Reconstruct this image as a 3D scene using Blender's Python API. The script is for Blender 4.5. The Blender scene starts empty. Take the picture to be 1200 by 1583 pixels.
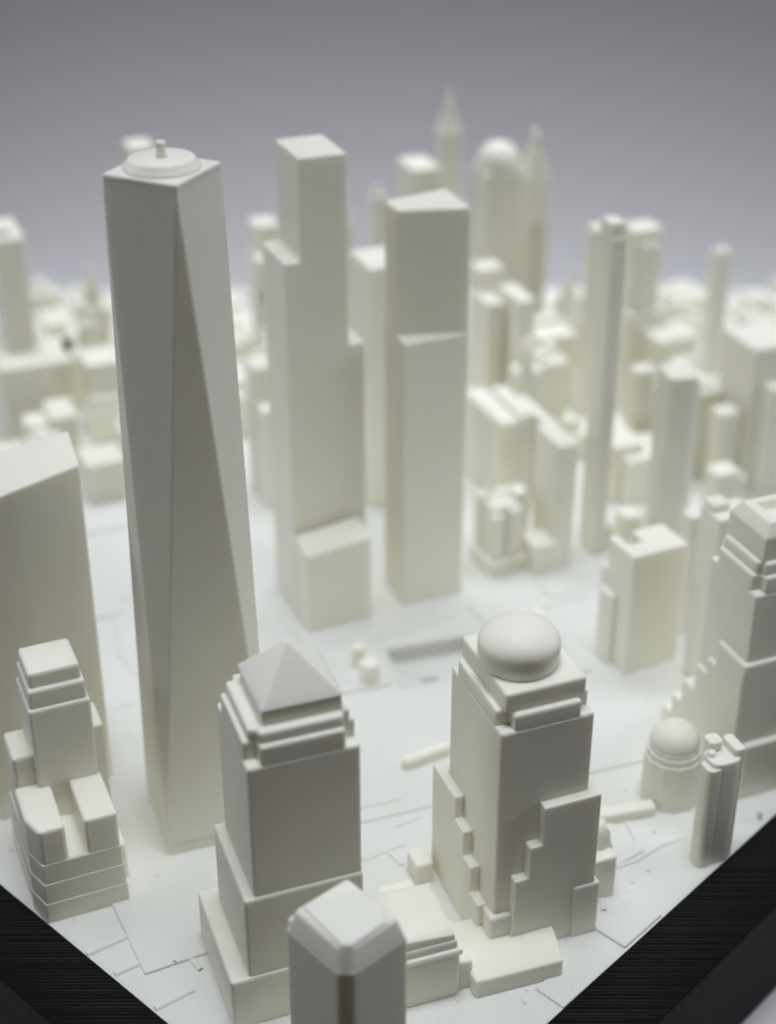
import bpy, bmesh, math, random
from mathutils import Vector, Matrix
from mathutils.geometry import tessellate_polygon
R = math.radians
S = bpy.context.scene
COL = S.collection

# ------------------------------------------------------------------ camera
cd = bpy.data.cameras.new("camera")
cam = bpy.data.objects.new("camera", cd)
COL.objects.link(cam)
PITCH = math.atan(1358 / 2400)
cam.location = (0, 0, 6.47)
cam.rotation_euler = (math.pi / 2 - PITCH, 0, 0)
cd.sensor_fit = 'VERTICAL'
cd.sensor_height = 24
cd.lens = 24 * 2400 / 1583
cd.clip_start = 0.05
cd.clip_end = 200
cd.dof.use_dof = True
cd.dof.focus_distance = 8.5
cd.dof.aperture_fstop = 0.20
S.camera = cam

# ------------------------------------------------------------------ world and lamps
w = bpy.data.worlds.new("World")
S.world = w
w.use_nodes = True
bg = w.node_tree.nodes['Background']
bg.inputs[0].default_value = (1.0, 0.76, 0.52, 1)
bg.inputs[1].default_value = 0.03

def area(name, loc, target, size, power, color):
    l = bpy.data.lights.new(name, 'AREA')
    l.shape = 'RECTANGLE'
    l.size, l.size_y = size
    l.energy = power
    l.color = color
    o = bpy.data.objects.new(name, l)
    COL.objects.link(o)
    o.location = loc
    o.rotation_euler = (Vector(target) - Vector(loc)).to_track_quat('-Z', 'Y').to_euler()
    return o

area("ceiling_lamp", (0.3, 16.5, 17.0), (0.3, 16.5, 0), (20, 6), 800, (0.89, 0.94, 1.0)).data.spread = R(70)
area("near_ground_fill", (0.3, 5.8, 22.0), (0.3, 5.8, 0), (9, 5), 275, (0.89, 0.94, 1.0)).data.spread = R(50)  # overhead fill added to brighten the near ground but not the front walls
area("side_fill", (15.0, 10.5, 7.5), (0.0, 9.5, 1.5), (7, 6), 170, (0.89, 0.94, 1.0)).data.spread = R(90)  # unseen soft light added on the right to brighten right-facing sides
area("side_fill", (-15.0, 9.5, 7.5), (0.0, 8.5, 1.5), (7, 6), 130, (0.89, 0.94, 1.0)).data.spread = R(90)  # its counterpart added on the left for the left-facing walls

S.view_settings.view_transform = 'Standard'
S.view_settings.look = 'None'
S.view_settings.exposure = 0.0
S.view_settings.gamma = 1.0
S.cycles.max_bounces = 10
S.cycles.diffuse_bounces = 8

# ------------------------------------------------------------------ materials
def newmat(name):
    m = bpy.data.materials.new(name)
    m.use_nodes = True
    nt = m.node_tree
    return m, nt, nt.nodes['Principled BSDF']

def plastic(name, base, sss, rough, layers, raster, strength=0.2, lump=0.0):
    """printed plastic: layer lines on walls, raster lines on tops, fine grain"""
    m, nt, p = newmat(name)
    N = nt.nodes.new
    L = nt.links.new
    p.inputs['Roughness'].default_value = rough
    p.inputs['Specular IOR Level'].default_value = 0.35
    geo = N('ShaderNodeNewGeometry')
    tc = N('ShaderNodeTexCoord')
    sep = N('ShaderNodeSeparateXYZ')
    L(geo.outputs['Normal'], sep.inputs[0])
    sepp = N('ShaderNodeSeparateXYZ')
    L(geo.outputs['Position'], sepp.inputs[0])
    # noise warp
    nz = N('ShaderNodeTexNoise')
    nz.inputs['Scale'].default_value = 6
    nz.inputs['Detail'].default_value = 3
    L(geo.outputs['Position'], nz.inputs['Vector'])
    def wave(sock, freq, warp):
        a = N('ShaderNodeMath'); a.operation = 'MULTIPLY'; a.inputs[1].default_value = freq
        L(sock, a.inputs[0])
        b = N('ShaderNodeMath'); b.operation = 'MULTIPLY_ADD'; b.inputs[1].default_value = warp
        L(nz.outputs['Fac'], b.inputs[0]); L(a.outputs[0], b.inputs[2])
        c = N('ShaderNodeMath'); c.operation = 'SINE'
        L(b.outputs[0], c.inputs[0])
        return c.outputs[0]
    wz = wave(sepp.outputs['Z'], 2 * math.pi / layers, 0.6)
    wx = wave(sepp.outputs['X' if raster > 0 else 'Y'], 2 * math.pi / abs(raster), 2.0)
    ab = N('ShaderNodeMath'); ab.operation = 'ABSOLUTE'
    L(sep.outputs['Z'], ab.inputs[0])
    mr = N('ShaderNodeMapRange')
    mr.inputs['From Min'].default_value = 0.8
    mr.inputs['From Max'].default_value = 0.97
    L(ab.outputs[0], mr.inputs['Value'])
    mx = N('ShaderNodeMix'); mx.data_type = 'FLOAT'
    L(mr.outputs[0], mx.inputs['Factor']); L(wz, mx.inputs['A']); L(wx, mx.inputs['B'])
    g = N('ShaderNodeTexNoise'); g.inputs['Scale'].default_value = 55; g.inputs['Detail'].default_value = 5
    L(geo.outputs['Position'], g.inputs['Vector'])
    g2 = N('ShaderNodeMath'); g2.operation = 'MULTIPLY_ADD'; g2.inputs[1].default_value = 3.0
    L(g.outputs['Fac'], g2.inputs[0]); L(mx.outputs[0], g2.inputs[2])
    if lump:
        l1 = N('ShaderNodeTexNoise'); l1.inputs['Scale'].default_value = 9; l1.inputs['Detail'].default_value = 4
        L(geo.outputs['Position'], l1.inputs['Vector'])
        l2 = N('ShaderNodeMath'); l2.operation = 'MULTIPLY_ADD'; l2.inputs[1].default_value = lump
        L(l1.outputs['Fac'], l2.inputs[0]); L(g2.outputs[0], l2.inputs[2])
        g2 = l2
    bp = N('ShaderNodeBump'); bp.inputs['Strength'].default_value = strength
    bp.inputs['Distance'].default_value = 0.0016
    L(g2.outputs[0], bp.inputs['Height']); L(bp.outputs[0], p.inputs['Normal'])
    # colour mottling
    n2 = N('ShaderNodeTexNoise'); n2.inputs['Scale'].default_value = 1.7; n2.inputs['Detail'].default_value = 6
    n2.inputs['Roughness'].default_value = 0.6
    L(geo.outputs['Position'], n2.inputs['Vector'])
    cr = N('ShaderNodeValToRGB')
    cr.color_ramp.elements[0].position = 0.3
    cr.color_ramp.elements[1].position = 0.7
    cr.color_ramp.elements[0].color = (base[0] * .965, base[1] * .965, base[2] * .955, 1)
    cr.color_ramp.elements[1].color = (*base, 1)
    L(n2.outputs['Fac'], cr.inputs[0])
    L(cr.outputs[0], p.inputs['Base Color'])
    if sss:
        p.inputs['Subsurface Weight'].default_value = sss
        p.inputs['Subsurface Radius'].default_value = (1.0, 0.93, 0.80)
        p.inputs['Subsurface Scale'].default_value = 0.06
    return m

WHITE = plastic('white_printed_plastic', (0.905, 0.885, 0.79), 0.5, 0.5, 0.022, 0.02, 0.09)
GROUND = plastic('white_plate_plastic', (0.765, 0.765, 0.725), 0, 0.5, 0.022, 0.026, 0.34, 14)

def black_mat():
    m, nt, p = newmat('black_printed_plastic')
    N = nt.nodes.new; L = nt.links.new
    p.inputs['Base Color'].default_value = (0.005, 0.005, 0.006, 1)
    p.inputs['Roughness'].default_value = 0.42
    p.inputs['Specular IOR Level'].default_value = 0.09
    geo = N('ShaderNodeNewGeometry')
    n = N('ShaderNodeTexNoise'); n.inputs['Scale'].default_value = 40; n.inputs['Detail'].default_value = 6
    L(geo.outputs['Position'], n.inputs['Vector'])
    mr = N('ShaderNodeMapRange'); mr.inputs['To Min'].default_value = .38; mr.inputs['To Max'].default_value = .62
    L(n.outputs['Fac'], mr.inputs['Value']); L(mr.outputs[0], p.inputs['Roughness'])
    b = N('ShaderNodeBump'); b.inputs['Strength'].default_value = .4; b.inputs['Distance'].default_value = .004
    L(n.outputs['Fac'], b.inputs['Height']); L(b.outputs[0], p.inputs['Normal'])
    return m
BLACK = black_mat()

def flat_mat(name, c, rough=.8):
    m, nt, p = newmat(name)
    N = nt.nodes.new; L = nt.links.new
    n = N('ShaderNodeTexNoise'); n.inputs['Scale'].default_value = 3; n.inputs['Detail'].default_value = 8
    cr = N('ShaderNodeValToRGB')
    cr.color_ramp.elements[0].color = (*[k * .97 for k in c], 1)
    cr.color_ramp.elements[1].color = (*c, 1)
    L(n.outputs['Fac'], cr.inputs[0]); L(cr.outputs[0], p.inputs['Base Color'])
    p.inputs['Roughness'].default_value = rough
    return m
PAPER = flat_mat('lavender_grey_paper', (0.545, 0.53, 0.548))
FIBRE = flat_mat('dark_fibre', (0.05, 0.045, 0.04))

# ------------------------------------------------------------------ helpers
def link(name, me, m, parent=None):
    o = bpy.data.objects.new(name, me)
    COL.objects.link(o)
    if m: me.materials.append(m)
    if parent: o.parent = parent
    return o

def finish(bm, bevel=0.012, seg=2, ang=25):
    bmesh.ops.remove_doubles(bm, verts=bm.verts, dist=1e-5)
    bmesh.ops.recalc_face_normals(bm, faces=bm.faces)
    if bevel:
        es = [e for e in bm.edges if len(e.link_faces) == 2 and e.calc_face_angle(0) > R(ang)
              and not (abs(e.verts[0].co.z - bm_low(bm)) < 1e-4 and abs(e.verts[1].co.z - bm_low(bm)) < 1e-4)]
        bmesh.ops.bevel(bm, geom=es, offset=bevel, segments=seg, affect='EDGES', profile=.5, clamp_overlap=True)
    me = bpy.data.meshes.new('mesh')
    bm.to_mesh(me); bm.free()
    return me
def bm_low(bm): return min(v.co.z for v in bm.verts)

def prism_bm(pts, z0, z1, top=None):
    """pts: footprint; z1: number or list of heights per corner; top: other outline for the upper face"""
    bm = bmesh.new()
    n = len(pts)
    tp = top or pts
    zz = z1 if isinstance(z1, (list, tuple)) else [z1] * n
    a = [bm.verts.new((x, y, z0)) for x, y in pts]
    b = [bm.verts.new((tp[i][0], tp[i][1], zz[i])) for i in range(n)]
    for i in range(n):
        bm.faces.new((a[i], a[(i + 1) % n], b[(i + 1) % n], b[i]))
    tf = bm.faces.new(b)
    bm.faces.new(a[::-1])
    if isinstance(z1, (list, tuple)) and n > 4: bmesh.ops.triangulate(bm, faces=[tf])
    return bm

def rect(p0, p1, q0, q1): return [(p0, q0), (p1, q0), (p1, q1), (p0, q1)]

def plus(p0, p1, q0, q1, n):
    return [(p0 + n, q0), (p1 - n, q0), (p1 - n, q0 + n), (p1, q0 + n), (p1, q1 - n), (p1 - n, q1 - n),
            (p1 - n, q1), (p0 + n, q1), (p0 + n, q1 - n), (p0, q1 - n), (p0, q0 + n), (p0 + n, q0 + n)]

def ngon(cx, cy, r, n, off=0):
    return [(cx + r * math.cos(off + 2 * math.pi * i / n), cy + r * math.sin(off + 2 * math.pi * i / n)) for i in range(n)]

def lathe_bm(cx, cy, prof, n=48):
    bm = bmesh.new(); rings = []
    for r, z in prof:
        if r < 1e-4: rings.append([bm.verts.new((cx, cy, z))])
        else: rings.append([bm.verts.new((cx + r * math.cos(2 * math.pi * i / n), cy + r * math.sin(2 * math.pi * i / n), z)) for i in range(n)])
    for a, b in zip(rings, rings[1:]):
        for i in range(n):
            j = (i + 1) % n
            if len(a) == 1: bm.faces.new((a[0], b[i], b[j])) if len(b) > 1 else None
            elif len(b) == 1: bm.faces.new((a[i], a[j], b[0]))
            else: bm.faces.new((a[i], a[j], b[j], b[i]))
    if len(rings[0]) > 1: bm.faces.new(rings[0][::-1])
    if len(rings[-1]) > 1: bm.faces.new(rings[-1])
    return bm

def setprops(o, label, cat, group=None):
    o['label'] = label; o['category'] = cat
    if group: o['group'] = group
    return o

class Thing:
    def __init__(s, name, label, cat, x, y, a=22, group=None):
        s.o = bpy.data.objects.new(name, None)
        COL.objects.link(s.o)
        s.o.location = (x, y, 0); s.o.rotation_euler = (0, 0, R(a))
        setprops(s.o, label, cat, group)
    def box(s, name, p0, p1, q0, q1, z0, z1, bevel=.016):
        return link(name, finish(prism_bm(rect(p0, p1, q0, q1), z0, z1), bevel), WHITE, s.o)
    def poly(s, name, pts, z0, z1, top=None, bevel=.016, seg=2):
        return link(name, finish(prism_bm(pts, z0, z1, top), bevel, seg), WHITE, s.o)
    def lathe(s, name, cx, cy, prof, n=48, smooth=True, bevel=0):
        me = finish(lathe_bm(cx, cy, prof, n), bevel)
        if smooth: 
            for f in me.polygons: f.use_smooth = True
        return link(name, me, WHITE, s.o)

def along_q(name, t, prof, q0, q1, bevel=.016):
    '''front elevation (p, z) pushed back from q0 to q1'''
    bm = bmesh.new()
    a = [bm.verts.new((p, q0, z)) for p, z in prof]; b = [bm.verts.new((p, q1, z)) for p, z in prof]
    n = len(prof)
    for i in range(n): bm.faces.new((a[i], a[(i + 1) % n], b[(i + 1) % n], b[i]))
    bm.faces.new(a); bm.faces.new(b[::-1])
    return link(name, finish(bm, bevel), WHITE, t.o)
def along_p(name, t, prof, p0, p1, bevel=.016):
    '''side elevation (q, z) pushed sideways from p0 to p1'''
    bm = bmesh.new()
    a = [bm.verts.new((p0, q, z)) for q, z in prof]; b = [bm.verts.new((p1, q, z)) for q, z in prof]
    n = len(prof)
    for i in range(n): bm.faces.new((a[i], a[(i + 1) % n], b[(i + 1) % n], b[i]))
    bm.faces.new(a); bm.faces.new(b[::-1])
    return link(name, finish(bm, bevel), WHITE, t.o)

def simple(name, label, x, y, a, pts, z1, cat='model building', group=None, top=None, bevel=.014):
    """a thing that is one plain printed block"""
    o = link(name, finish(prism_bm(pts, 0, z1, top), bevel), WHITE)
    o.location = (x, y, 0); o.rotation_euler = (0, 0, R(a))
    return setprops(o, label, cat, group)

def dome_prof(r, z, h, n=12, squash=1.0):
    return [(r * math.cos(t * math.pi / 2 / n) ** squash if t < n else 0, z + h * math.sin(t * math.pi / 2 / n)) for t in range(n + 1)]

# ------------------------------------------------------------------ setting: backdrop sheet, plate
def backdrop():
    bm = bmesh.new()
    prof = [(4.0, -.74), (19.8, -.74)]
    rr = 4.3
    for i in range(1, 25):
        t = i / 24 * math.pi / 2
        prof.append((19.8 + rr * math.sin(t), -.74 + rr * (1 - math.cos(t))))
    prof.append((19.8 + rr, 16))
    rows = [[bm.verts.new((x, y, z)) for x in (-30, 30)] for y, z in prof]
    for a, b in zip(rows, rows[1:]): bm.faces.new((a[0], a[1], b[1], b[0]))
    me = bpy.data.meshes.new('mesh'); bm.to_mesh(me); bm.free()
    for f in me.polygons: f.use_smooth = True
    o = link('backdrop', me, PAPER); o['kind'] = 'structure'
backdrop()

COR = Vector((-.10, 4.847))
DR = Vector((math.cos(R(46.75)), math.sin(R(46.75))))
DL = Vector((-math.sin(R(46.75)), math.cos(R(46.75))))
YB = 16.6
def along(d, y): return COR + d * ((y - COR.y) / d.y)
pr_, pl_ = along(DR, 15.0), along(DL, 15.0)
outline = [COR.copy(), pr_, Vector((pr_.x, YB)), Vector((pl_.x, YB)), pl_]

def rot_rect(x, y, a, p, q):
    c, s = math.cos(R(a)), math.sin(R(a))
    return [Vector((x + c * i * p - s * j * q, y + s * i * p + c * j * q)) for i, j in ((0, 0), (1, 0), (1, 1), (0, 1))]
pool = rot_rect(.125, 8.93, 17, .60, .46)
well = rot_rect(.27, 9.05, 17, .13, .13)
def ground():
    bm = bmesh.new()
    def cap(loops, z):
        vs = [[bm.verts.new((v.x, v.y, z)) for v in l] for l in loops]
        flat = [v for l in vs for v in l]
        for t in tessellate_polygon([[Vector((v.x, v.y, 0)) for v in l] for l in loops]):
            try: bm.faces.new([flat[i] for i in t])
            except ValueError: pass
        return vs
    def wall(a, b):
        for i in range(len(a)):
            j = (i + 1) % len(a)
            bm.faces.new((a[i], a[j], b[j], b[i]))
    top = cap([outline, pool], 0)
    fl = cap([pool, well], -.12)
    wl = cap([well], -.20)
    wall(top[1], fl[0]); wall(fl[1], wl[0])
    bot = [bm.verts.new((v.x, v.y, -.25)) for v in outline]
    wall(top[0], bot)
    bmesh.ops.recalc_face_normals(bm, faces=bm.faces)
    me = bpy.data.meshes.new('mesh'); bm.to_mesh(me); bm.free()
    o = link('ground', me, GROUND); o['kind'] = 'structure'
    # make sure the top looks up
    me.update()
    return o
ground()

# raised street blocks and pavements of the printed plate, a few hundredths high
def pavement(pts, h):
    bm = prism_bm([(v[0], v[1]) for v in pts], -.002, h)
    o = link('pavement', finish(bm, h * .6, 2), GROUND); o['kind'] = 'structure'
PAVE = [
    (-.55, 7.35, 19, 1.55, 1.25, .012), (-.30, 7.55, 19, .42, .50, .022), (.62, 7.55, 19, .55, .30, .024),
    (1.28, 7.95, 19, .72, .80, .014), (1.05, 8.95, 22, .45, .75, .016), (-.45, 8.80, 17, .50, .75, .014),
    (-.62, 6.95, 24, .80, .28, .012), (-1.35, 6.22, 26, .62, .62, .012), 
    (1.18, 6.95, 35, .48, .34, .012), (1.34, 6.42, 46, .36, .22, .014), (-2.35, 8.2, 22, .42, 1.2, .012),
    (-2.42, 9.7, 22, .45, .9, .012), (.72, 9.72, 25, .9, .28, .012), (1.25, 10.05, 25, .25, .22, .022),
    (-1.02, 8.0, 20, .45, .9, .014), (-3.1, 10.8, 22, 1.2, .8, .014),(.95, 5.98, 46, .5, .2, .010),
]
for x, y, a, p, q, h in PAVE:
    pavement(rot_rect(x, y, a, p, q), h * 1.3)

KERBS = [[(-1.696, 6.376), (-1.409, 6.566)], [(-1.517, 6.226), (-1.254, 6.395), (-1.097, 6.425)], [(1.477, 7.587), (1.547, 7.246)], [(1.376, 7.086), (1.509, 7.148), (1.666, 7.275), (1.838, 7.357)], [(1.246, 6.941), (1.258, 6.721)], [(1.246, 6.597), (1.296, 6.638), (1.425, 6.737), (1.537, 6.674)], [(-0.165, 7.68), (0.159, 7.891)], [(-0.116, 7.357), (0.203, 7.544)], [(-0.157, 7.148), (-0.004, 7.229), (0.09, 7.103)], [(-2.072, 9.812), (-1.97, 9.367), (-1.769, 9.044)], [(-2.196, 10.037), (-1.953, 10.111)], [(-0.048, 9.552), (0.291, 9.724), (0.797, 10.083)], [(-0.833, 9.857), (-0.568, 9.392), (0.0, 9.552)], [(1.39, 9.552), (1.692, 9.052)], [(1.441, 8.567), (1.851, 8.789)], [(1.429, 8.282), (1.755, 8.437)], [(0.0, 6.763), (-0.15, 6.658)], [(-1.963, 8.64), (-1.756, 8.752)], [(-1.259, 5.979), (-1.064, 6.117)], [(-1.26, 6.556), (-1.043, 6.259)]]
def kerb(line, w=.020, h=.011):
    bm = bmesh.new(); prev = None
    P = [Vector(p) for p in line]
    for i, p in enumerate(P):
        d = (P[min(i + 1, len(P) - 1)] - P[max(i - 1, 0)]).normalized(); n = Vector((-d.y, d.x))
        ring = [bm.verts.new((*(p + n * k * w), z)) for k, z in ((-1, -.001), (-.5, h), (.5, h), (1, -.001))]
        if prev:
            for k in range(3): bm.faces.new((prev[k], prev[k + 1], ring[k + 1], ring[k]))
        prev = ring
    bmesh.ops.recalc_face_normals(bm, faces=bm.faces)
    o = link('kerb', finish(bm, 0), GROUND); o['kind'] = 'structure'
for l in KERBS: kerb(l)
pl4 = [tuple(v) for v in rot_rect(.11, 8.915, 17, .63, .49)]
kerb(pl4 + pl4[:1], .012, .012)  # raised rim added round the pool to give its edges some shading
def clutter():
    bm = bmesh.new(); rng = random.Random(21)
    for k in range(420):
        x = rng.uniform(-2.4, 2.4); y = rng.uniform(5.9, 12.0)
        if not (y > 4.847 + .95 * abs(x + .1) + .12): continue
        if -.1 < x < .9 and 8.7 < y < 9.7: continue
        r = rng.uniform(.006, .020); h = rng.uniform(.003, .012)
        a0 = rng.random() * 6; n = rng.choice((4, 5, 6))
        lo = [bm.verts.new((x + r * math.cos(a0 + i * 2 * math.pi / n), y + r * 1.3 * math.sin(a0 + i * 2 * math.pi / n), -.001)) for i in range(n)]
        hi = [bm.verts.new((x + r * .5 * math.cos(a0 + i * 2 * math.pi / n), y + r * .7 * math.sin(a0 + i * 2 * math.pi / n), h)) for i in range(n)]
        for i in range(n): bm.faces.new((lo[i], lo[(i + 1) % n], hi[(i + 1) % n], hi[i]))
        bm.faces.new(hi)
    me = bpy.data.meshes.new('mesh'); bm.to_mesh(me); bm.free()
    o = link('ground_specks', me, GROUND); o['kind'] = 'stuff'
    o['label'] = 'tiny printed bumps scattered over the white plate'
clutter()

# ------------------------------------------------------------------ black frame
def frame():
    e = bpy.data.objects.new('black_tray', None)
    COL.objects.link(e); e.location = (COR.x, COR.y, 0)
    setprops(e, 'black ribbed plastic tray border round the near corner of the white city plate', 'tray')
    W, T, ZT = .43, .70, .035
    bis = (DR + DL).normalized()
    def bar(name, d, nrm, L):
        # d: along the plate edge, nrm: outward
        bm = bmesh.new()
        k = W   # mitre at the corner
        def pt(s, o, z): v = d * s + nrm * o; return bm.verts.new((v.x, v.y, z))
        A = [pt(0, 0, ZT), pt(L, 0, ZT), pt(L, W, ZT), pt(-W, W, ZT)]
        B = [pt(0, 0, -T), pt(L, 0, -T), pt(L, W + .02, -T), pt(-W - .02, W + .02, -T)]
        bm.faces.new(A); bm.faces.new(B[::-1])
        for i in range(4):
            j = (i + 1) % 4; bm.faces.new((A[i], B[i], B[j], A[j]))
        o = link(name, finish(bm, .012, 2), BLACK, e)
        return o
    bar('rim', DR, -DL, 14); bar('rim', DL, -DR, 14)
    # printed raster ridges on the top: world x runs, ending in little rounded noses at the outer edge
    rng = random.Random(4)
    for side in (1, -1):
        bm = bmesh.new()
        d = DR if side == 1 else DL
        out = -DL if side == 1 else -DR
        y = COR.y - .55
        step = .0235
        while y < COR.y + 5.2:
            y += step
            # intersect line y = const with inner and outer edge of this bar
            pi = COR + out * .012; po = COR + out * (W + .006)
            xi = (pi + d * ((y - pi.y) / d.y)).x
            xo = (po + d * ((y - po.y) / d.y)).x
            if side == 1: xi = max(xi, COR.x) if y < COR.y else xi
            else: xi = min(xi, COR.x) if y < COR.y else xi
            if y < COR.y - W * 1.3: continue
            if (xo - xi) * side < .03: continue
            h = .0025 + rng.random() * .0035; wd = step * (.42 + .06 * rng.random())
            jx = rng.uniform(-.003, .004) * side
            xs = [xi, xi + .01 * side, xo + jx - .012 * side, xo + jx]
            ws = [.3, 1, 1, .35]; hs = [.3, 1, 1, -.6]
            prev = None
            for x, ww, hh in zip(xs, ws, hs):
                ring = [bm.verts.new((x - COR.x, y - COR.y + wd * c * ww, ZT + .001 + max(h * s_ * hh, -.02))) for c, s_ in ((-1, -.4), (-.6, .75), (0, 1), (.6, .75), (1, -.4))]
                if prev:
                    for i in range(4): bm.faces.new((prev[i], prev[i + 1], ring[i + 1], ring[i]))
                prev = ring
        bmesh.ops.recalc_face_normals(bm, faces=bm.faces)
        me = bpy.data.meshes.new('mesh'); bm.to_mesh(me); bm.free()
        for f in me.polygons: f.use_smooth = True
        o = link('raster_ridges', me, BLACK, e); o['kind'] = 'stuff'
    return e
frame()

# ------------------------------------------------------------------ the near towers
# tapered tower with eight triangular facets and a round roof disc
def facet_tower():
    t = Thing('faceted_tower', 'tallest tapering tower with triangular facets and a round roof disc with stub mast', 'model building', -1.33, 7.19, 19.6)
    b = .655; zt = 4.125; zb = .20
    c = b / 2
    B = [(0, 0), (b, 0), (b, b), (0, b)]
    r = .61 / 2
    T = [(c, c - r), (c + r, c), (c, c + r), (c - r, c)]
    # the base: a straight prism below the facets
    t.poly('base', B, 0, zb + .01, bevel=.008)
    bm = bmesh.new()
    vb = [bm.verts.new((x, y, zb)) for x, y in B]
    vt = [bm.verts.new((x, y, zt)) for x, y in T]
    for i in range(4):
        j = (i + 1) % 4
        bm.faces.new((vb[i], vb[j], vt[i]))
        bm.faces.new((vb[j], vt[j], vt[i]))
    bm.faces.new(vt); bm.faces.new(vb[::-1])
    link('shaft', finish(bm, .010, 2, 12), WHITE, t.o)
    # parapet rim
    k = .985
    bm = bmesh.new()
    o_ = [(c + (x - c) * 1.0, c + (y - c) * 1.0) for x, y in T]
    t.poly('parapet', o_, zt - .012, zt + .022, bevel=.009)
    t.lathe('roof_disc', c, c, [(.200, zt + .01), (.200, zt + .036), (.176, zt + .042), (.172, zt + .066), (.164, zt + .074), (0, zt + .076)], 64)
    t.lathe('mast', c, c, [(.034, zt + .07), (.027, zt + .085), (.024, zt + .135), (.027, zt + .145), (.022, zt + .155), (0, zt + .157)], 20)
facet_tower()

def dome_tower():
    t = Thing('domed_tower', 'stepped square tower with a big smooth flattened dome, right of centre in front', 'model building', .571, 6.366, 21)
    t.box('base_block', 0, .60, 0, .78, 0, .27)
    t.box('shaft', .03, .575, .035, .70, .25, 1.52)
    t.poly('upper_stage', plus(.034, .571, .039, .696, .075), 1.50, 1.615)
    t.box('top_stage', .070, .535, .075, .660, 1.62, 1.735)
    c = (.262, .345)
    pr = [(.200, 1.72), (.208, 1.745), (.216, 1.785), (.220, 1.82), (.221, 1.85)] + [(.221 * math.cos(a) ** .9, 1.85 + .122 * math.sin(a)) for a in [i / 16 * math.pi / 2 for i in range(1, 16)]] + [(0, 1.972)]
    t.lathe('dome', c[0], c[1], pr, 72)
    along_p('stepped_wing', t, [(.80, 0), (.80, .78), (.47, .78), (.47, .63), (.345, .63), (.345, .46), (.235, .46), (.235, .28), (.12, .28), (.12, 0)], -.028, .05, .009)
    along_q('stepped_wing', t, [(.625, 0), (.625, 1.0), (.28, 1.0), (.28, .745), (.205, .745), (.205, .53), (.125, .53), (.125, .20), (.10, 0)], -.024, .5, .009)
    t.box('corner_block', .49, .655, -.038, .42, 0, .37)
    t.poly('podium', [(-.20, -.26), (.315, -.285), (.37, -.06), (.40, .2), (-.20, .2)], 0, .125)
dome_tower()

def pyramid_tower():
    t = Thing('pyramid_tower', 'stepped square tower with a pyramid roof, in front of the tallest tower', 'model building', -.684, 5.915, 20)
    t.box('shaft', 0, .586, 0, .586, .3, 1.69)
    t.poly('upper_stage', plus(.004, .582, .004, .582, .07), 1.67, 1.80)
    t.poly('upper_stage', plus(.034, .556, .030, .556, .045), 1.79, 1.865)
    t.box('top_stage', .110, .522, .085, .501, 1.85, 1.955)
    bm = bmesh.new()
    vs = [bm.verts.new((x, y, 1.953)) for x, y in rect(.104, .528, .079, .507)]
    ap = bm.verts.new((.305, .293, 2.20))
    for i in range(4): bm.faces.new((vs[i], vs[(i + 1) % 4], ap))
    bm.faces.new(vs[::-1])
    link('pyramid_roof', finish(bm, .008, 2), WHITE, t.o)
    t.box('lower_stage', -.055, .588, -.016, .62, 0, .865)
    t.box('podium', -.155, .595, -.03, .70, 0, .34)
pyramid_tower()

def octagon_tower():
    t = Thing('bevelled_roof_tower', 'tower at the bottom edge with a many sided white roof and a grooved front corner', 'model building', -.20, 5.17, 42)
    P, Q = .40, .44
    def fp(m, g): return [(m + g, m), (P - m, m), (P - m, Q - m), (m, Q - m), (m, m + g), (m + g * .60, m + g * .60)]
    t.poly('shaft', fp(0, .05), 0, 1.075, bevel=.018)
    t.poly('shoulder', fp(.004, .048), 1.065, 1.19, top=fp(.036, .04), bevel=.022, seg=3)
    t.poly('roof_plate', [(.075, .04), (.30, .045), (.365, .15), (.335, .29), (.07, .385), (.045, .075)], 1.17, 1.20, bevel=.010, seg=2)
    t.box('corner_step', .30, .425, .04, .38, 0, 1.03)
    t.box('corner_step', .03, .38, .30, .462, 0, 1.10)
    t.box('corner_step', .05, .36, .30, .480, 0, .98)
octagon_tower()

# low building between the two front towers
def low_hall():
    t = Thing('low_hall', 'low hall with ragged sloping roof and cornice between the pyramid tower and the domed tower', 'model building', -.055, 5.93, 19)
    t.box('hall', 0, .47, 0, .42, 0, .30)
    t.box('cornice', -.02, .485, -.012, .43, .31, .345)
    t.box('attic', .01, .46, .01, .41, .29, .40)
    rng = random.Random(3)
    n = 8; ra = []
    for i in range(n + 1):
        ra.append((.45 - .02 * rng.random(), .02 + .38 * i / n))
    pts = [(.02, .40), (.02, .02)] + ra
    zz = [.50, .47] + [.425 + .03 * rng.random() + .02 * i / n for i in range(n + 1)]
    t.poly('ragged_roof', pts, .39, zz, bevel=.006)
    t.box('side_step', .45, .56, .03, .36, 0, .20)
low_hall()
simple('corner_block', 'small pale cube at the left foot of the domed tower', .17, 6.93, 22, rect(0, .11, 0, .16), .15)
simple('pavilion', 'little low pale block just behind the ragged roof hall', -.02, 6.72, 22, rect(0, .22, 0, .14), .06)

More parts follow.
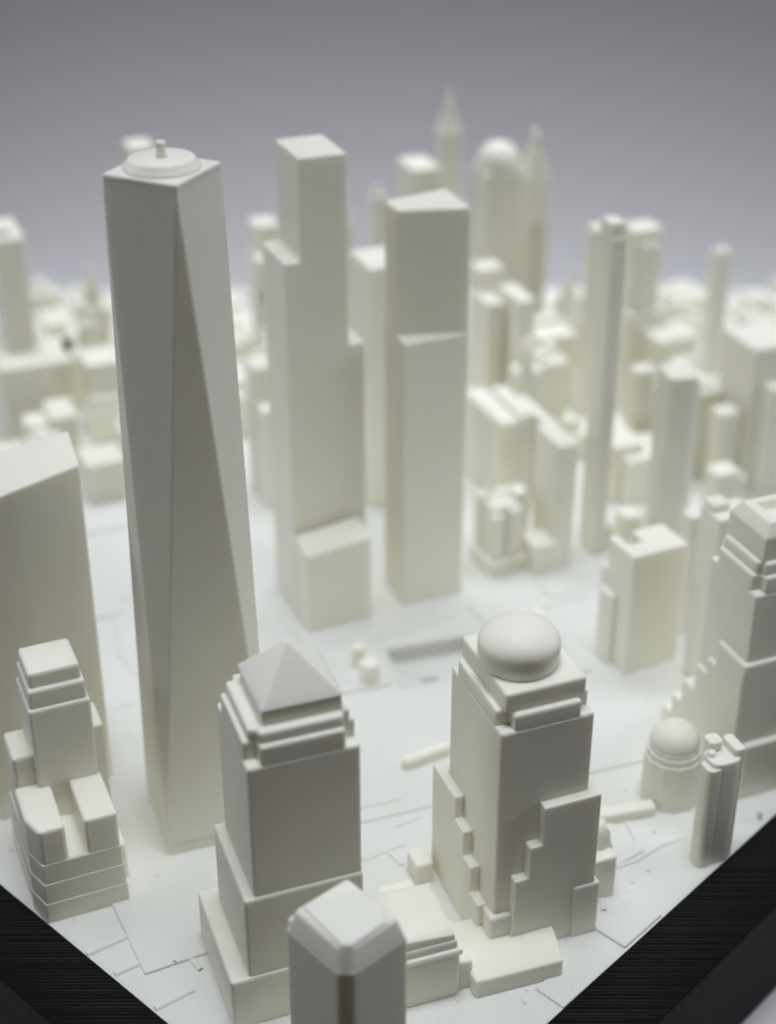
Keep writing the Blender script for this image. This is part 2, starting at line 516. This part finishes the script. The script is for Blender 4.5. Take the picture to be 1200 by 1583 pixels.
# small stepped tower, left front
def notch_tower():
    t = Thing('notched_tower', 'small stepped tower with a U shaped notch in its base, left front by the frame', 'model building', -1.957, 6.617, 23)
    t.poly('base_block', [(0, 0), (.48, .0), (.48, .75), (-.05, .75), (-.05, .15)], 0, .14, bevel=.006)
    t.poly('base_block', [(.006, .006), (.474, .006), (.474, .745), (-.044, .745), (-.044, .152)], .135, .28, bevel=.006)
    t.poly('base_block', [(.012, .012), (.468, .012), (.468, .74), (-.038, .74), (-.038, .154)], .275, .42, bevel=.006)
    t.poly('left_pier', [(.016, .016), (.165, .016), (.17, .46), (-.035, .46), (-.035, .16)], .40, .66, bevel=.02)
    t.box('right_pier', .275, .464, .016, .44, .40, .66)
    t.box('floor_line', .165, .295, .018, .30, .40, .425, .008)
    t.box('shoulder', .40, .53, .50, .74, 0, .93)
    t.box('shoulder', -.02, .12, .46, .74, .3, .86, bevel=.02)
    t.box('shaft', .10, .455, .40, .78, .36, 1.20)
    t.box('upper_stage', .115, .44, .42, .76, 1.19, 1.32)
    t.box('top_block', .13, .425, .45, .74, 1.30, 1.42, bevel=.02)
    t.box('terrace', .46, .53, .20, .80, 0, .26)
notch_tower()

# big curved-front slab on the left edge
simple('broad_slab_tower', 'broad slanted roof slab tower cut off by the left edge of the photo', -1.7915, 7.9644, 0,
       [(0, 0), (-.145, .445), (-.84, .12), (-.63, -.46), (-.33, -.26)], [2.28, 2.28, 2.20, 2.20, 2.25])

# right front stepped tower
def crown_tower():
    t = Thing('crowned_tower', 'stepped tower with a hollow square crown, at the right edge of the photo', 'model building', 2.187, 7.763, 22)
    t.poly('shaft', rect(.0, .62, 0, .50), 0, 1.50)
    t.poly('upper_stage', plus(.004, .60, .004, .496, .06), 1.48, 1.61)
    t.poly('upper_stage', plus(.03, .57, .03, .47, .04), 1.60, 1.69)
    # crown with sloping top and square hollow
    bm = bmesh.new()
    a = rect(.06, .50, .06, .45); b = rect(.06, .50, .06, .45); c = rect(.11, .45, .11, .40)
    d = rect(.17, .39, .17, .34)
    rings = []
    for pts, z in ((a, 1.68), (b, 1.845), (c, 1.925), (d, 1.93), (rect(.18, .38, .18, .33), 1.87)):
        rings.append([bm.verts.new((x, y, z)) for x, y in pts])
    bm.faces.new(rings[0][::-1]); bm.faces.new(rings[-1])
    for r0, r1 in zip(rings, rings[1:]):
        for i in range(4): bm.faces.new((r0[i], r0[(i + 1) % 4], r1[(i + 1) % 4], r1[i]))
    link('crown', finish(bm, .009, 2), WHITE, t.o)
    t.box('lower_stage', -.03, .70, -.03, .28, 0, 1.02)
    along_p('stair_wing', t, [(-.02, 0), (-.02, .95), (.27, .95), (.27, .84), (.36, .84), (.36, .72), (.47, .72), (.47, .52), (.60, .52), (.60, .34), (.70, .34), (.70, .18), (.80, .18), (.80, 0)], -.034, .50, .010)
    t.box('podium', .02, .90, -.07, .5, 0, .42)
crown_tower()

def rotunda():
    t = Thing('domed_rotunda', 'small round domed building between the domed tower and the slim ribbed tower', 'model building', 1.80, 7.76, 22)
    t.poly('drum', ngon(0, 0, .188, 12, .2), 0, .35, bevel=.008)
    t.poly('cornice', ngon(0, 0, .176, 12, .2), .34, .395, bevel=.008)
    t.poly('attic', ngon(0, 0, .163, 12, .2), .39, .425, bevel=.008)
    t.lathe('dome', 0, 0, [(.150, .41), (.154, .435)] + [(.154 * math.cos(a), .445 + .125 * math.sin(a)) for a in [i / 10 * math.pi / 2 for i in range(10)]] + [(0, .57)], 40)
    t.box('annexe', .05, .40, .05, .28, 0, .14)
rotunda()
simple('low_wall', 'low straight wall joining the domed tower to the small rotunda', 1.24, 7.44, 14, rect(0, .46, 0, .09), .075)

def ribbed_tower():
    t = Thing('ribbed_tower', 'slim tower of rounded ribs with knobbly top, beside the black frame on the right', 'model building', 1.88, 7.09, 22)
    def rr(cx, cy, w, d, n=4):
        pts = []
        r = min(w, d) * .35
        for sx, sy, a0 in ((1, -1, -90), (1, 1, 0), (-1, 1, 90), (-1, -1, 180)):
            for i in range(n + 1):
                a = R(a0 + 90 * i / n)
                pts.append((cx + sx * (w / 2 - r) + r * math.cos(a), cy + sy * (d / 2 - r) + r * math.sin(a)))
        return pts
    t.poly('front_rib', rr(.03, .045, .105, .12), 0, .735, bevel=.006)
    t.poly('body', rr(.115, .075, .20, .17), 0, .765, bevel=.008)
    t.poly('rear_rib', rr(.10, .16, .09, .10), 0, .83, bevel=.008)
    t.poly('side_rib', rr(.205, .10, .07, .16), 0, .815, bevel=.008)
    t.lathe('roof_knob', .055, .10, [(.03, .73), (.03, .775), (.02, .79), (0, .792)], 16)
ribbed_tower()
simple('kerb_post', 'tiny white post on the plate edge by the right black frame', 2.33, 7.50, 46, rect(0, .035, 0, .035), .07)

t = Thing('round_annexe', 'small rounded stair turret peeping from behind the domed tower', 'model building', 1.22, 6.98, 22)
t.lathe('turret', 0, 0, [(.10, 0), (.10, .27), (.085, .30), (.085, .36), (.06, .40), (.05, .45), (0, .46)], 24)
t.box('wing', -.10, .06, -.16, .05, 0, .30)

# ------------------------------------------------------------------ the plaza and middle ground
def step_tower():
    t = Thing('offset_slab_tower', 'tall centre tower of offset slabs stepping down on both sides', 'model building', -.697, 9.875, 22)
    along_q('shaft', t, [(0, 0), (.575, 0), (.575, 2.14), (.46, 2.14), (.46, 3.5), (.12, 3.5), (.12, 2.79), (0, 2.79)], 0, .48, .013)
step_tower()

t = Thing('cubic_block', 'small cube shaped block with slanting roof in front of the offset slab tower', 'model building', -.587, 9.612, 24)
t.poly('block', rect(0, .51, 0, .25), 0, [.655, .70, .76, .70], bevel=.015)

def wedge_tower():
    t = Thing('wedge_top_tower', 'tall tower with a wedge shaped upper half cut back above a ledge, right of centre', 'model building', .119, 9.974, 22)
    t.poly('lower_stage', [(0, 0), (.503, .028), (.51, .49), (0, .40)], 0, 2.165, bevel=.014)
    t.poly('upper_stage', [(.004, .165), (.499, .035), (.507, .487), (.004, .398)], 2.15, 3.08, bevel=.014)
wedge_tower()

def notch_roof():
    t = Thing('notched_roof_block', 'mid height block with a notch cut in its roof, on the right beside the plaza', 'model building', 1.686, 9.076, 26)
    t.poly('block', [(0, 0), (.45, 0), (.45, .32), (.19, .32), (.19, .17), (.07, .17), (.07, .32), (0, .32)], 0, .975)
    t.box('side_block', -.045, .03, .16, .32, 0, .58)
    t.box('rear_block', .02, .43, .25, .42, 0, .70)
notch_roof()

def slender():
    t = Thing('slender_tower', 'very slender tall tower with banded top, right of centre', 'model building', 1.629, 10.74, 18)
    t.box('shaft', 0, .13, 0, .235, 0, 2.55)
    t.box('band', .006, .124, .01, .228, 2.545, 2.66, .008)
    t.box('top_block', .0, .128, .04, .225, 2.655, 2.76, .01)
    t.box('foot', .08, .22, .03, .3, 0, .22)
slender()

def blockset(name, label, x, y, a, parts, cat='model building', group=None):
    t = Thing(name, label, cat, x, y, a, group)
    for nm, p0, p1, q0, q1, z0, z1 in parts: t.box(nm, p0, p1, q0, q1, z0, z1, .014)
    return t

blockset('twin_slab_building', 'pale twin slab block with long sloping roofs behind the wedge topped tower, right side', 1.022, 11.6, 22,
         [('slab', -.10, .09, 0, .70, 0, .77), ('slab', .10, .24, .02, .62, 0, .80), ('slab', .23, .33, -.22, .40, 0, .79)])
t = Thing('round_turret_block', 'small block with a round turret standing between the twin slabs', 'model building', 1.22, 12.3, 22)
t.box('block', -.1, .15, 0, .2, 0, .9)
t.lathe('turret', .0, .05, [(.06, .88), (.06, 1.10), (.045, 1.13), (.03, 1.2), (0, 1.21)], 20)
blockset('tapered_slab', 'narrow slab with slanting roof just left of the slender tower foot', 1.311, 10.511, 22,
         [('slab', 0, .165, 0, .40, 0, 1.09), ('foot', -.19, .03, -.03, .22, 0, .26), ('side', -.10, .01, .02, .3, 0, .15)])
blockset('square_castle', 'squat ribbed castle like block on a plinth, right foot of the wedge topped tower', .817, 10.414, 24,
         [('plinth', -.03, .30, -.03, .36, 0, .13), ('pier', 0, .10, 0, .14, .12, .52), ('pier', .15, .265, 0, .14, .12, .55),
          ('core', .02, .25, .05, .32, .12, .57), ('pier', .0, .10, .22, .34, .12, .60), ('pier', .17, .27, .22, .34, .12, .59)])
blockset('small_annexe', 'small pale annexe right behind the squat castle block', 1.02, 10.85, 24,
         [('block', 0, .12, 0, .15, 0, .50), ('block', .09, .16, .03, .18, 0, .42)])

t = Thing('bevelled_slab_tower', 'tall smooth tower with chamfered edges right of the slender tower', 'model building', 2.15, 10.71, 10)
t.poly('shaft', [(-.02, .02), (.02, -.01), (.20, -.01), (.235, .03), (.235, .25), (-.02, .27)], 0, 1.57, bevel=.016)
t.box('side_slab', .21, .28, .08, .26, 0, 1.48)
blockset('pale_twin_tower', 'thin pale tower hugging the left side of the chamfered tower', 2.171, 12.2, 20,
         [('shaft', -.03, .17, 0, .16, 0, .95), ('side', -.09, .0, .02, .2, 0, .25)])
blockset('foot_block', 'little white block at the foot of the chamfered tower', 1.93, 10.95, 20,
         [('block', 0, .17, 0, .18, 0, .22)])
blockset('podium_row', 'low wide tan shaded row between the slender tower and the chamfered tower', 2.02, 11.55, 20,
         [('row', 0, .55, 0, .45, 0, .42), ('step', -.08, .2, .1, .45, 0, .52)])

blockset('knob_roof_tower', 'white tower with rough roof box behind the crowned tower on the right', 2.207, 8.9, 22,
         [('shaft', -.01, .29, 0, .24, 0, 1.37), ('roof_box', .0, .13, .10, .23, 1.36, 1.43)])
blockset('pale_rear_tower', 'pale narrow tower between the notched roof block and the knob roofed tower', 2.18, 9.6, 22,
         [('shaft', -.02, .12, 0, .13, 0, .99)])
blockset('tall_edge_block', 'broad pale block at the right edge with a long bright roof', 3.04, 11.8, 22,
         [('shaft', 0, .45, 0, .50, 0, 1.33), ('side', .10, .55, -.15, .1, 0, 1.02)])
blockset('low_rear_block', 'low white topped block left of the broad pale block at the right edge', 2.66, 11.0, 22,
         [('block', 0, .22, 0, .2, 0, .58), ('step', .16, .30, .03, .2, 0, .50)])
blockset('tilted_roof_block', 'small block with bright pointed roof in front of the broad pale block', 2.80, 11.7, 22,
         [('block', 0, .20, 0, .18, 0, .78)])
blockset('lumpy_roof_block', 'wide block with rough lumpy roof right of the chamfered tower', 2.50, 12.0, 22,
         [('block', -.10, .45, 0, .55, 0, .80), ('lump', -.05, .10, .15, .3, .78, .86), ('lump', .15, .27, .3, .45, .78, .87),
          ('lump', .25, .38, .08, .2, .78, .84), ('lump', .0, .1, .38, .5, .78, .85)])

blockset('rear_slab', 'plain tall slab with white roof between the offset slab tower and the wedge topped tower', -.142, 11.5, 22,
         [('shaft', 0, .45, 0, .46, 0, 2.145)])

# memorial plaza pieces
t = Thing('plaza_pavilion', 'tiny two part white pavilion standing on the open plaza left of the sunken pool', 'model building', -.17, 8.93, 20)
t.poly('block', ngon(.06, .05, .075, 8, .3), 0, .17, bevel=.02)
t.poly('rear_block', ngon(.04, .24, .05, 8, .1), 0, .19, bevel=.02)
t = Thing('rounded_bar', 'short rounded white bar lying on the plaza left of the domed tower', 'model building', .13, 7.98, 30)
t.poly('bar', [(0, 0), (.34, 0), (.34, .075), (0, .075), (-.03, .037)], 0, .095, bevel=.03, seg=3)
for i, (x, y, a, p, q, z, lab) in enumerate((
        (.98, 9.62, 40, .13, .10, .10, 'small white lump on the plaza nearest the domed tower dome'),
        (1.12, 9.75, 30, .10, .12, .05, 'low white lump behind the dome towards the notched roof block'),
        (-1.78, 10.3, 22, .07, .06, .12, 'tiny cube on the open ground left of the tallest tower'))):
    simple('plaza_block', lab, x, y, a, rect(0, p, 0, q), z)
t = Thing('spired_kiosk', 'tiny spired white kiosk on open ground just left of the tallest tower', 'model building', -2.02, 11.35, 22)
t.box('kiosk', -.10, .12, -.08, .12, 0, .14)
t.lathe('spire', .0, .02, [(.05, .13), (.045, .25), (.022, .28), (.018, .42), (0, .5)], 16)

# ------------------------------------------------------------------ far skyline
def spire_tower():
    t = Thing('spire_tower', 'far blurred tower with the highest needle spire, just right of centre', 'model building', .60, 15.2, 22)
    t.box('shaft', -.10, .10, -.10, .10, 0, 2.24); t.box('stage', -.075, .075, -.075, .075, 2.23, 2.33)
    t.lathe('spire', 0, 0, [(.07, 2.32), (.045, 2.42), (.03, 2.50), (.012, 2.56), (0, 2.66)], 12)
    t.box('lower_stage', -.13, .13, -.13, .13, 0, 1.5)
spire_tower()
blockset('flat_far_tower', 'far blurred flat topped tower just left of the needle spire tower', .238, 14.0, 22,
         [('shaft', 0, .275, 0, .42, 0, 2.17)])
blockset('thin_far_tower', 'thin blurred tower with stepped tip left of the flat topped far tower', -.093, 14.5, 22,
         [('shaft', -.04, .09, 0, .13, 0, 1.76), ('tip', -.01, .05, .03, .09, 1.75, 1.85)])
blockset('sliver_tower', 'sliver of a far tower peeping right of the offset slab tower', -.40, 14.3, 22,
         [('shaft', 0, .08, 0, .1, 0, 1.58), ('tip', .02, .06, .02, .07, 1.57, 1.68)])
t = Thing('round_top_tower', 'far blurred broad tower with rounded shoulders and domed top', 'model building', .93, 14.0, 22)
t.poly('shaft', rect(-.03, .39, 0, .34), 0, 2.14, bevel=.03)
t.lathe('dome', .18, .17, [(.212, 2.10)] + [(.212 * math.cos(a) ** .75, 2.13 + .24 * math.sin(a)) for a in [i / 10 * math.pi / 2 for i in range(10)]] + [(0, 2.37)], 32)
t = Thing('pointed_far_tower', 'far blurred tower with steep pointed roof right of the domed far tower', 'model building', 1.33, 14.3, 22)
t.poly('shaft', rect(-.03, .24, 0, .22), 0, 2.0, bevel=.02)
t.poly('steep_roof', rect(-.02, .23, .01, .21), 1.99, 2.32, top=rect(.065, .135, .06, .13), bevel=.006)
t.lathe('finial', .10, .095, [(.045, 2.31), (.03, 2.38), (0, 2.46)], 10)
t.box('wing', .02, .24, .0, .24, 0, 1.55)

blockset('hidden_rear_tower', 'far blurred flat tower peeping above the top left of the tallest tower', -2.367, 14.0, 22,
         [('shaft', 0, .24, 0, .30, 0, 2.37)])
blockset('left_edge_tower', 'far blurred tall tower cut off by the left edge', -3.45, 13.0, 22,
         [('shaft', 0, .26, 0, .6, 0, 1.84), ('roof_box', .02, .16, .1, .3, 1.83, 1.90)])
blockset('stepped_far_tower', 'pale far tower of steps seen between the tallest tower and the offset slab tower', -1.244, 14.0, 22,
         [('shaft', 0, .24, 0, .26, 0, 1.63), ('step', -.05, .2, -.15, .1, 0, 1.35), ('step', -.02, .25, -.30, .0, 0, .95),
          ('step', -.06, .25, -.45, -.1, 0, .68)])
blockset('thin_rear_slab', 'pale yellowish slab low between the tallest tower and the offset slab tower', -1.11, 11.7, 22,
         [('slab', 0, .20, 0, .25, 0, 1.20), ('step', .0, .2, -.2, .1, 0, .9)])

blockset('left_far_block', 'wide pale block with white roof at the left edge below the far left tower', -3.45, 12.6, 22,
         [('block', 0, .46, 0, .8, 0, .78), ('block', .40, .70, .35, .9, 0, .62)])
blockset('left_mid_block', 'pale block with bright small roof right of the wide left edge block', -2.95, 12.2, 22,
         [('block', 0, .24, 0, .4, 0, .50), ('block', -.2, .05, .1, .4, 0, .40)])
blockset('terraced_left_block', 'pale terraced block immediately left of the tallest tower', -2.70, 12.75, 20,
         [('upper', 0, .45, .1, .5, 0, .72), ('middle', -.01, .46, 0, .3, 0, .42), ('lower', -.03, .48, -.04, .2, 0, .32)])
t = Thing('far_pyramid_block', 'far blurred block with a small pyramid roof left of the tallest tower', 'model building', -3.02, 14.3, 22)
t.box('block', 0, .27, 0, .27, 0, .66)
t.box('stage', .06, .21, .06, .21, .65, .86)
t.poly('pyramid_roof', rect(.07, .20, .07, .20), .85, 1.08, top=rect(.125, .145, .125, .145), bevel=.004)
t = Thing('far_spire_block', 'thin far spire on a little block, far left above the terraced block', 'model building', -2.88, 13.7, 22)
t.box('block', -.06, .10, -.05, .11, 0, .78)
t.lathe('spire', .02, .03, [(.05, .77), (.03, .90), (.018, .95), (0, 1.08)], 12)
t = Thing('far_gable_block', 'far blurred block with a steep pyramid roof left of the slender tower', 'model building', 1.74, 14.3, 22)
t.box('block', -.04, .27, -.02, .27, 0, .56)
t.poly('pyramid_roof', rect(-.02, .25, 0, .25), .55, .96, top=rect(.10, .13, .10, .13), bevel=.004)
t.lathe('finial', .115, .115, [(.018, .95), (0, 1.10)], 8)

blockset('h_block', 'pale block of linked slabs right behind the wedge topped tower', .88, 12.7, 22,
         [('slab', 0, .15, 0, .38, 0, 1.37), ('slab', .19, .35, -.22, .2, 0, 1.45), ('bridge', .05, .30, .10, .38, 0, 1.30), ('roof_box', .04, .28, .28, .5, 0, 1.58)])
blockset('wide_top_tower', 'far tower with a wider cap just right of the slender tower', 2.30, 13.5, 22,
         [('shaft', 0, .22, 0, .18, 0, 1.62), ('cap', -.03, .27, .05, .32, 0, 1.74), ('foot', -.08, .35, -.03, .3, 0, .95), ('low', -.09, .42, -.07, .4, 0, .70)])
blockset('rear_slab_tower', 'far slab tower half hidden by the slender tower top', 1.83, 13.2, 22,
         [('shaft', 0, .19, 0, .15, 0, 1.88)])
blockset('lone_far_tower', 'lone far tower standing apart on the right', 3.14, 14.0, 22,
         [('shaft', 0, .16, 0, .15, 0, 1.33), ('cap', .01, .14, .01, .13, 1.32, 1.38)])

blockset('wide_far_block', 'wide flat far block spanning behind, just left of the slender tower', 1.42, 13.4, 22,
         [('block', 0, .40, 0, .45, 0, .74), ('parapet', .02, .38, .28, .43, .73, .80)])
blockset('wide_far_block', 'wide block with cluttered roof below the wide flat far block, left of the slender tower', 1.36, 12.8, 22,
         [('block', 0, .31, 0, .36, 0, .74), ('roof_box', .03, .12, .05, .2, .73, .80), ('roof_box', .17, .27, .15, .3, .73, .82)])
blockset('wide_far_block', 'wide flat far block below the lone far tower on the right', 2.50, 13.2, 22,
         [('block', 0, .42, 0, .4, 0, .80), ('step', .10, .36, -.12, .05, 0, .62)])
blockset('wide_far_block', 'far left block under the small pyramid roof, right of the left edge tower', -3.33, 13.9, 22,
         [('block', 0, .33, 0, .4, 0, .50), ('roof_box', .05, .25, .1, .3, .49, .62)])

# low far rooftops: x, y, turn, width, depth, height, roof box, label
LOW = [
    (-3.281, 11.836, 25, 0.351, 0.316, 0.383, 0, 'mid height pale block just left of the small bright left block'),
    (-2.957, 11.971, 22, 0.302, 0.368, 0.395, 0.075, 'mid height pale block with roof box just left of the small bright left block'),
    (-2.45, 11.755, 25, 0.35, 0.347, 0.384, 0, 'mid height pale block just below the small bright left block'),
    (-3.799, 15.158, 16, 0.331, 0.357, 0.082, 0, 'low flat pale block just below the left edge tower'),
    (-2.239, 12.27, 25, 0.281, 0.371, 0.398, 0.109, 'mid height pale block with roof box just below the terraced block'),
    (-3.321, 14.935, 25, 0.32, 0.359, 0.13, 0, 'low flat pale block just below the small pyramid roof'),
    (-3.603, 15.648, 22, 0.339, 0.32, 0.088, 0, 'low flat pale block, leftmost, just left of the small pyramid roof'),
    (-3.489, 15.267, 22, 0.293, 0.323, 0.143, 0, 'low flat pale block, second from left, just left of the small pyramid roof'),
    (-3.285, 15.813, 16, 0.289, 0.283, 0.156, 0, 'low flat pale block, rightmost, just left of the small pyramid roof'),
    (-3.811, 16.079, 22, 0.305, 0.356, 0.187, 0.107, 'low flat pale block with roof box just right of the left edge tower'),
    (-2.953, 15.065, 16, 0.31, 0.308, 0.079, 0.07, 'low flat pale block with roof box just below the small pyramid roof'),
    (-2.951, 15.964, 16, 0.28, 0.326, 0.081, 0, 'low flat pale block, leftmost, just right of the small pyramid roof'),
    (-3.112, 15.409, 22, 0.333, 0.293, 0.167, 0, 'low flat pale block, rightmost, just right of the small pyramid roof'),
    (-3.418, 16.191, 16, 0.324, 0.353, 0.088, 0.068, 'low flat pale block with roof box just left of the small pyramid roof'),
    (-1.373, 13.038, 16, 0.359, 0.367, 0.41, 0.102, 'mid height pale block with roof box just above the yellowish thin slab'),
    (-1.503, 13.415, 22, 0.357, 0.329, 0.341, 0.104, 'low flat pale block with roof box just above the yellowish thin slab'),
    (-1.033, 13.171, 25, 0.353, 0.321, 0.688, 0.107, 'tall narrow pale block with roof box just above the yellowish thin slab'),
    (-1.78, 15.987, 22, 0.288, 0.366, 0.107, 0, 'low flat pale block, leftmost, just below the stepped far tower'),
    (-1.637, 14.702, 16, 0.296, 0.284, 0.2, 0, 'low flat pale block, second from left, just below the stepped far tower'),
    (-1.63, 15.6, 16, 0.32, 0.303, 0.077, 0, 'low flat pale block, third from left, just below the stepped far tower'),
    (-1.448, 15.233, 25, 0.298, 0.313, 0.142, 0, 'low flat pale block, fourth from left, just below the stepped far tower'),
    (-1.402, 16.152, 25, 0.279, 0.347, 0.096, 0, 'low flat pale block, rightmost, just below the stepped far tower'),
    (-1.325, 14.858, 22, 0.301, 0.337, 0.172, 0.031, 'low flat pale block with roof box just below the stepped far tower'),
    (1.666, 12.521, 22, 0.313, 0.282, 0.242, 0.111, 'low flat pale block, leftmost, with roof box just below the very slender tower'),
    (1.972, 12.639, 16, 0.344, 0.356, 0.235, 0.112, 'low flat pale block, rightmost, with roof box just below the very slender tower'),
    (2.653, 12.887, 25, 0.272, 0.321, 0.667, 0.055, 'tall narrow pale block with roof box just right of the thin pale twin tower'),
    (1.602, 15.586, 16, 0.333, 0.309, 0.179, 0, 'low flat pale block, leftmost, just left of the steep pyramid roof'),
    (1.759, 16.083, 25, 0.345, 0.367, 0.122, 0, 'low flat pale block, rightmost, just left of the steep pyramid roof'),
    (3.194, 13.547, 22, 0.352, 0.305, 0.231, 0, 'low flat pale block just above the lumpy roof'),
    (2.124, 16.207, 22, 0.322, 0.362, 0.095, 0, 'low flat pale block just above the steep pyramid roof'),
    (3.245, 14.454, 22, 0.306, 0.287, 0.144, 0.036, 'low flat pale block, leftmost, with roof box just below the lone far tower'),
    (3.116, 14.82, 22, 0.348, 0.387, 0.065, 0.088, 'low flat pale block, rightmost, with roof box just below the lone far tower'),
    (3.756, 14.213, 25, 0.321, 0.3, 0.488, 0.119, 'mid height pale block with roof box just right of the lone far tower'),
    (3.426, 14.971, 22, 0.291, 0.324, 0.198, 0, 'low flat pale block just below the lone far tower'),
    (3.295, 15.387, 25, 0.321, 0.376, 0.097, 0.093, 'low flat pale block with roof box just left of the lone far tower'),
    (3.131, 15.75, 22, 0.275, 0.348, 0.224, 0.046, 'low flat pale block with roof box just right of the wide capped tower'),
    (2.957, 16.121, 22, 0.352, 0.336, 0.131, 0, 'low flat pale block just right of the wide capped tower'),
    (3.744, 15.131, 25, 0.323, 0.285, 0.186, 0.084, 'low flat pale block with roof box just right of the lone far tower'),
    (3.649, 15.503, 25, 0.327, 0.379, 0.055, 0, 'low flat pale block, leftmost, just right of the lone far tower'),
    (3.788, 16.007, 22, 0.288, 0.293, 0.065, 0, 'low flat pale block, second from left, just right of the lone far tower'),
    (3.934, 15.624, 25, 0.323, 0.292, 0.061, 0, 'low flat pale block, third from left, just right of the lone far tower'),
    (4.124, 16.148, 25, 0.317, 0.379, 0.085, 0, 'low flat pale block, fourth from left, just right of the lone far tower'),
    (4.277, 15.776, 25, 0.304, 0.366, 0.191, 0, 'low flat pale block, fifth from left, just right of the lone far tower'),
    (4.102, 15.28, 22, 0.28, 0.291, 0.174, 0, 'low flat pale block, sixth from left, just right of the lone far tower'),
    (4.468, 16.3, 22, 0.308, 0.287, 0.195, 0, 'low flat pale block, rightmost, just right of the lone far tower'),
    (3.294, 16.279, 25, 0.353, 0.375, 0.146, 0, 'low flat pale block, leftmost, just left of the lone far tower'),
    (3.438, 15.882, 22, 0.327, 0.292, 0.22, 0, 'low flat pale block, rightmost, just left of the lone far tower'),
]
#LOWEND
for x, y, a, p, q, h, rb, lab in LOW:
    o = link('low_block', finish(prism_bm(rect(-p / 2, p / 2, -q / 2, q / 2), 0, h), .014), WHITE)
    o.location = (x, y, 0); o.rotation_euler = (0, 0, R(a))
    setprops(o, lab, 'model building', 'low blurred rooftops at the back of the plate')
    if rb: link('roof_box', finish(prism_bm(rect(-p * .3, p * .15, -q * .2, q * .3), h - .01, h + rb), .01), WHITE, o)

# dark bits
def peg(x, y, z, r, label):
    t = bpy.data.objects.new('black_peg', finish(lathe_bm(0, 0, [(r, 0), (r, z * .93), (r * .6, z), (0, z)], 16), 0))
    COL.objects.link(t); t.data.materials.append(BLACK); t.location = (x, y, 0)
    return setprops(t, label, 'peg')
simple('low_block', 'low block carrying the small black peg left of the tallest tower', -3.12, 13.35, 22, rect(0, .28, 0, .26), .56, group='low blurred rooftops at the back of the plate')
peg(-3.03, 13.50, .15, .04, 'small black peg among the far rooftops left of the tallest tower').location.z = .56
peg(-1.14, 13.77, .11, .03, 'small dark peg peeping from behind the right edge of the tallest tower').location.z = .95

def fibre(x, y, z, a, L, curl, lab):
    bm = bmesh.new(); n = 8; r = .0022
    prev = None
    for i in range(n + 1):
        s = i / n
        th = a + curl * s
        px = L * s * math.cos(th); py = L * s * math.sin(th); pz = .004 + .01 * math.sin(math.pi * s)
        ring = [bm.verts.new((px + r * math.cos(k * 2.094), py + r * math.sin(k * 2.094) * .7, pz + r * math.sin(k * 2.094))) for k in range(3)]
        if prev:
            for k in range(3): bm.faces.new((prev[k], prev[(k + 1) % 3], ring[(k + 1) % 3], ring[k]))
        prev = ring
    o = link('dust_fibre', finish(bm, 0), FIBRE)
    o.location = (x, y, z)
    setprops(o, lab, 'fibre', 'dust fibres on the plate')
for x, y, z, a, L, c, lab in ((-1.10, 6.60, 0, .1, .034, .3, 'tiny dark fibre lying nearest the left foot of the pyramid tower'),
        (-1.18, 6.30, .009, 2.2, .026, .7, 'tiny curled fibre on the plate, below the dark fibre by the pyramid tower'),
        (.30, 8.22, .010, .9, .03, .5, 'tiny curved fibre on the open plaza above the rounded bar'),
        (1.70, 8.55, 0, .5, .02, .3, 'tiny speck of fibre on the plaza left of the crowned tower')):
    fibre(x, y, z, a, L, c, lab)
